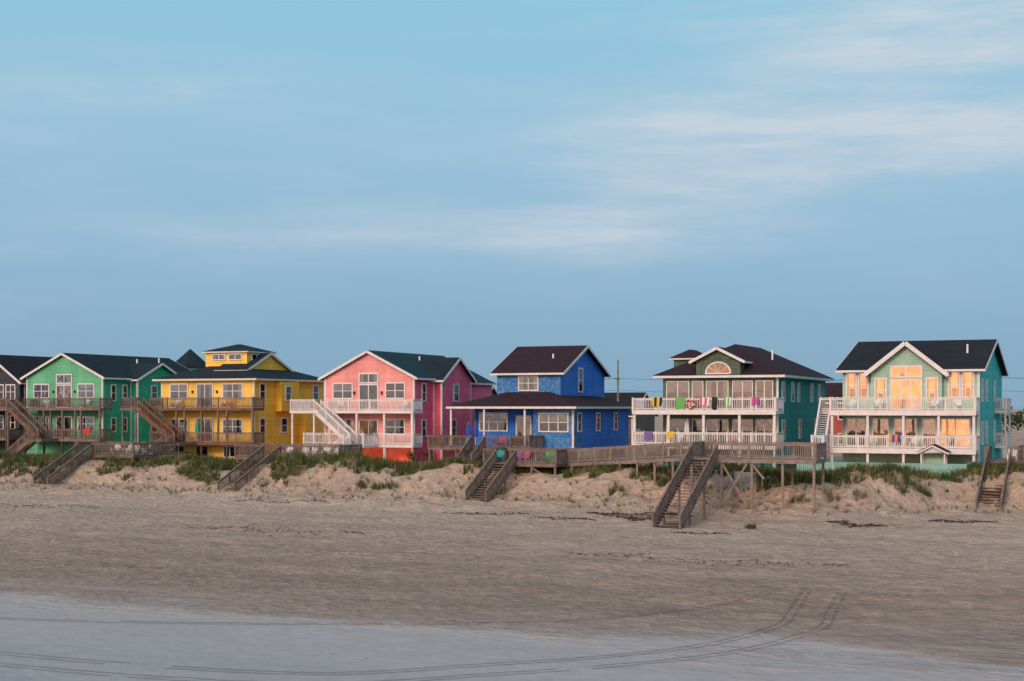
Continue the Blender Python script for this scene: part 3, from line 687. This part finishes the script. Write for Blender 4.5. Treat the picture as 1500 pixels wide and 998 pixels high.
for _ in range(80000):
    s=random.uniform(-128,4); T=toe(s); t=T+random.uniform(1.5,14)
    d=noise.noise(Vector((s/5,t/3,0)))+.5*noise.noise(Vector((s/1.3,t/1.3,5)))
    k=sm(T+2.6,T+5.0,t)
    thr=.34-.60*k
    if -46<s<-30: thr+=.06
    if -26<s<-10: thr-=.26
    if s<-60: thr-=.14
    if s<-98: thr-=.2
    if d<thr: continue
    blades(g,s,t,random.randint(7,12),random.uniform(.4,.9),.2,'grass1' if random.random()<.75 else 'grass2'); cnt+=1
    if cnt>15000: break
for _ in range(600):
    s=random.uniform(-120,2); t=toe(s)+random.uniform(-2.5,4); blades(g,s,t,6,.4,.14,'grass2' if random.random()<.5 else 'grass1')
g.single('dune_grass',(-60,110,3))
for (s,t,r) in ((-23.6,91.5,.36),(-31.3,95.5,.3),(-30.5,96,.15)):
    g=B()
    for _ in range(30): 
        a=random.uniform(0,6.28); q=r*random.random(); blades(g,s+q*math.cos(a),t+q*math.sin(a),7,.38,.08,'grass1')
    g.single('beach_plant',(s,t,1))
def rv(): return Vector((random.gauss(0,1),random.gauss(0,1),random.gauss(0,1))).normalized()
M['bark']=plain('bark',(.07,.05,.04),.9)
def clump(g,x,y,z,r,n,sz):
    for _ in range(n):
        p=Vector((x,y,z))+rv()*r*random.uniform(.4,1.1); u=rv()*sz; w=rv()*sz*.7
        g.add('leaves','leaf',[tuple(p-u),tuple(p+w),tuple(p+u),tuple(p-w)],[(0,1,2,3)])
for (s,t) in ((-100.5,118),(-98.8,119),(-81,118),(-79,119.5),(-80,117),(-63,118),(-62.4,120),(-46.8,120),(-45.2,122),(-44,119),(-27.5,118),(-26.4,121),(-117,117),(-8,124),(-6,126)):
    g=B(); z=gz(s,t)
    for k in range(5):
        a=random.uniform(0,6.28); q=(s+.7*math.cos(a),t+.5*math.sin(a),z+random.uniform(.6,1.2)); g.beam('branch','bark',(s,t,z-.1),q,.05,.05); clump(g,*q,random.uniform(.3,.6),45,.09)
    g.single('shrub',(s,t,z))
# seaweed
g=B()
for (s0,t0,L,wd,n) in ((-37,96.3,8,.5,700),(-19.5,95.5,4,.4,350),(-40,93,5,.3,160),(-13.5,100,4.5,.4,300),(-48,95,7,.4,160),(-68,97,9,.3,160),(-28,88,4,.3,120),(-34,94.5,3,.35,300),(-60,80,14,.8,160),(-30,75,16,.8,160),(-90,90,14,.8,160)):
    for _ in range(n):
        f=random.random(); s=s0+L*f; t=t0+wd*random.gauss(0,1)*math.sin(f*3.1+.05)+.3*math.sin(f*9); a=random.uniform(0,3.14); l=random.uniform(.05,.16); z=gz(s,t)+.03
        g.add('s','weed',[(s-l*math.cos(a),t-l*math.sin(a),z),(s+.03,t-.03,z+.02),(s+l*math.cos(a),t+l*math.sin(a),z),(s-.03,t+.03,z+.05)],[(0,1,2,3)])
M['weed']=plain('dried_seaweed',(.06,.03,.022),.9,.3)
g.single('seaweed_debris',(-30,97,1))
# distant trees
g=B()
for i in range(70):
    s=random.uniform(-230,90); t=random.uniform(205,260); hh=random.uniform(5,8.5)
    g.beam('trunks','bark',(s,t,3.2),(s+.3,t,3.2+hh*.7),.3,.3)
    for k in range(5):
        a=random.uniform(0,6.28); g.beam('limbs','bark',(s,t,3.2+hh*.4),(s+1.6*math.cos(a),t+1.6*math.sin(a),3.2+hh*.75),.12,.12)
    for _ in range(9): clump(g,s+random.gauss(0,1.6),t+random.gauss(0,1.3),3.4+hh*random.uniform(.45,.95),random.uniform(.7,1.4),38,.28)
g.single('distant_trees',(-60,230,3))
# ------------------------------------------------------------------ tyre tracks
def cat(P,n=14):
    out=[]
    P=[Vector((*p,0)) for p in P]; P=[P[0]*2-P[1]]+P+[P[-1]*2-P[-2]]
    for i in range(1,len(P)-2):
        for k in range(n):
            t=k/n; a,b2,c2,d2=P[i-1],P[i],P[i+1],P[i+2]
            out.append(.5*((2*b2)+(c2-a)*t+(2*a-5*b2+4*c2-d2)*t*t+(3*b2-a-3*c2+d2)*t**3))
    out.append(P[-2]); return out
def track(P,off,w=.26,mt='track'):
    c=cat(P,60); b=B()
    L=[]
    for k in range(len(c)):
        d=(c[min(k+1,len(c)-1)]-c[max(k-1,0)]).normalized(); sd=Vector((-d.y,d.x,0)); ww=w*(.75+.5*noise.noise(Vector((c[k].x,c[k].y,off)))); o=c[k]+sd*(off+.06*noise.noise(Vector((c[k].x*2,c[k].y*2,3+off))))
        L.append((o-sd*ww/2,o+sd*ww/2))
    for k in range(len(L)-1):
        if noise.noise(Vector((c[k].x/1.8,c[k].y/1.8,off)))<-.40: continue
        pts=[L[k][0],L[k][1],L[k+1][1],L[k+1][0]]
        b.add('t',mt,[(p.x,p.y,gz(p.x,p.y)+.010) for p in pts],[(0,1,2,3)])
    b.single('tyre_track',(0,0,0))
T1=[(-14.6,66),(-13.9,60),(-13.6,56.5),(-14.7,52),(-17.4,48),(-21.1,44.7),(-27,41),(-39,40.2),(-60,41)]
T2=[(-70,45),(-44,45.8),(-29.9,50),(-22,54),(-17.2,60),(-15.6,66)]
for o in (0,.38,1.6,1.98): track(T1,o,.16)
for o in (0,.35): track(T2,o,.13)
T3=[(-11.5,90),(-10.3,86),(-9.3,80),(-9.2,75),(-10.4,69),(-13,65)]
for o in (0,1.5): track(T3,o,.26,'trackdry')
T4=[(-5,84),(-12,80),(-20,76),(-32,73),(-50,72)]
for o in (0,1.6): track(T4,o,.24,'trackdry')
# ------------------------------------------------------------------ world, sun
az=math.radians(30); el=math.radians(24)
sund=Vector((-math.sin(az)*math.cos(el),-math.cos(az)*math.cos(el),math.sin(el)))
eg=math.radians(5); azg=math.radians(28)
glowd=Vector((-math.sin(azg)*math.cos(eg),-math.cos(azg)*math.cos(eg),math.sin(eg)))
w=bpy.data.worlds.new('World'); scene.world=w; w.use_nodes=True; nt=w.node_tree; nt.nodes.clear()
out=nd(nt,'ShaderNodeOutputWorld'); bgn=nd(nt,'ShaderNodeBackground'); nt.links.new(bgn.outputs[0],out.inputs[0])
tc=nd(nt,'ShaderNodeTexCoord').outputs['Generated']; sp=nd(nt,'ShaderNodeSeparateXYZ'); nt.links.new(tc,sp.inputs[0])
cr=nd(nt,'ShaderNodeValToRGB'); nt.links.new(sp.outputs[2],cr.inputs[0])
els=[(0,(.215,.37,.51)),(.05,(.215,.38,.535)),(.11,(.265,.45,.615)),(.18,(.29,.50,.66)),(.28,(.26,.54,.70)),(1,(.18,.36,.58))]
e=cr.color_ramp.elements
while len(e)<len(els): e.new(.5)
for x,(p,c) in zip(e,els): x.position=p; x.color=(*c,1)
sky=nd(nt,'ShaderNodeTexSky',sky_type='NISHITA'); sky.sun_disc=False; sky.sun_elevation=el; sky.sun_rotation=math.atan2(sund.x,sund.y)%(2*math.pi)
base=mixc(nt,'ADD',1,cr.outputs[0],mixc(nt,'MULTIPLY',1,sky.outputs[0],(.006,.006,.006)))
# cirrus
wp=mapping(nt,tc,(1.0,1.0,5.0),(0,math.radians(5),0))
n1=noise_(nt,wp,2.6,6,.58); n2=noise_(nt,mapping(nt,tc,(3,3,24),(0,math.radians(6),.4)),1.7,6,.62)
cl=math_(nt,'ADD',maprange(nt,n1,.46,.70,0,.8),math_(nt,'MULTIPLY',maprange(nt,n2,.5,.72,0,.6),maprange(nt,n1,.42,.6,0,1)))
def lobe(x,y,z,kx,kz,amp):
    dx=math_(nt,'MULTIPLY',math_(nt,'SUBTRACT',math_(nt,'DIVIDE',sp.outputs[0],math_(nt,'MAXIMUM',sp.outputs[1],.05)),x),kx)
    dz=math_(nt,'MULTIPLY',math_(nt,'SUBTRACT',math_(nt,'SUBTRACT',sp.outputs[2],math_(nt,'MULTIPLY',sp.outputs[0],y)),z),kz)
    r=math_(nt,'ADD',math_(nt,'MULTIPLY',dx,dx),math_(nt,'MULTIPLY',dz,dz))
    return math_(nt,'MULTIPLY',math_(nt,'EXPONENT',math_(nt,'MULTIPLY',r,-1)),amp)
tex=math_(nt,'MULTIPLY',maprange(nt,n2,.36,.64,.2,1.2),maprange(nt,n1,.35,.6,.4,1.15))
l1=math_(nt,'MULTIPLY',lobe(.24,-.05,.195,5,32,1.15),tex); l2=math_(nt,'MULTIPLY',lobe(.34,0,.265,6,22,1.0),tex); l3=math_(nt,'MULTIPLY',lobe(-.22,-.03,.205,5,40,.42),tex); l4=math_(nt,'MULTIPLY',lobe(0,0,.117,4,60,.30),tex); l5=math_(nt,'MULTIPLY',lobe(.10,0,.158,9,24,.6),tex)
cl=math_(nt,'ADD',math_(nt,'MULTIPLY',cl,.32),math_(nt,'ADD',math_(nt,'ADD',l1,l2),math_(nt,'ADD',math_(nt,'ADD',l3,l5),l4)))
cl=math_(nt,'MULTIPLY',cl,maprange(nt,sp.outputs[2],.03,.1,0,1),True)
base=mixc(nt,'MIX',math_(nt,'MULTIPLY',cl,.8,True),base,(.61,.67,.73))
# dawn glow in the east
def dot(v):
    vd=nd(nt,'ShaderNodeVectorMath',operation='DOT_PRODUCT'); nt.links.new(tc,vd.inputs[0]); vd.inputs[1].default_value=v
    return math_(nt,'MAXIMUM',vd.outputs['Value'],0.0)
wide=mixc(nt,'MULTIPLY',1,math_(nt,'POWER',dot(sund),3),(1.35,.80,.56)); core=mixc(nt,'MULTIPLY',1,math_(nt,'POWER',dot(glowd),60),(2.6,.8,.1))
base=mixc(nt,'ADD',1,base,wide); base=mixc(nt,'ADD',1,base,core)
nt.links.new(base,bgn.inputs[0]); bgn.inputs[1].default_value=1
L=bpy.data.lights.new('sun','SUN'); L.energy=1.65; L.angle=math.radians(14); L.color=(1,.72,.54)
lo=bpy.data.objects.new('sun',L); scene.collection.objects.link(lo); lo.rotation_euler=(-sund).to_track_quat('-Z','Y').to_euler()
# ------------------------------------------------------------------ camera
cd=bpy.data.cameras.new('camera'); cam=bpy.data.objects.new('camera',cd); scene.collection.objects.link(cam)
cam.location=(0,0,H); cam.rotation_euler=(math.radians(90),0,0); cd.lens=50; cd.sensor_width=36; cd.shift_y=98/1500; cd.clip_end=12000; cd.clip_start=.1
scene.camera=cam
scene.view_settings.view_transform='Standard'; scene.view_settings.look='None'; scene.view_settings.exposure=0
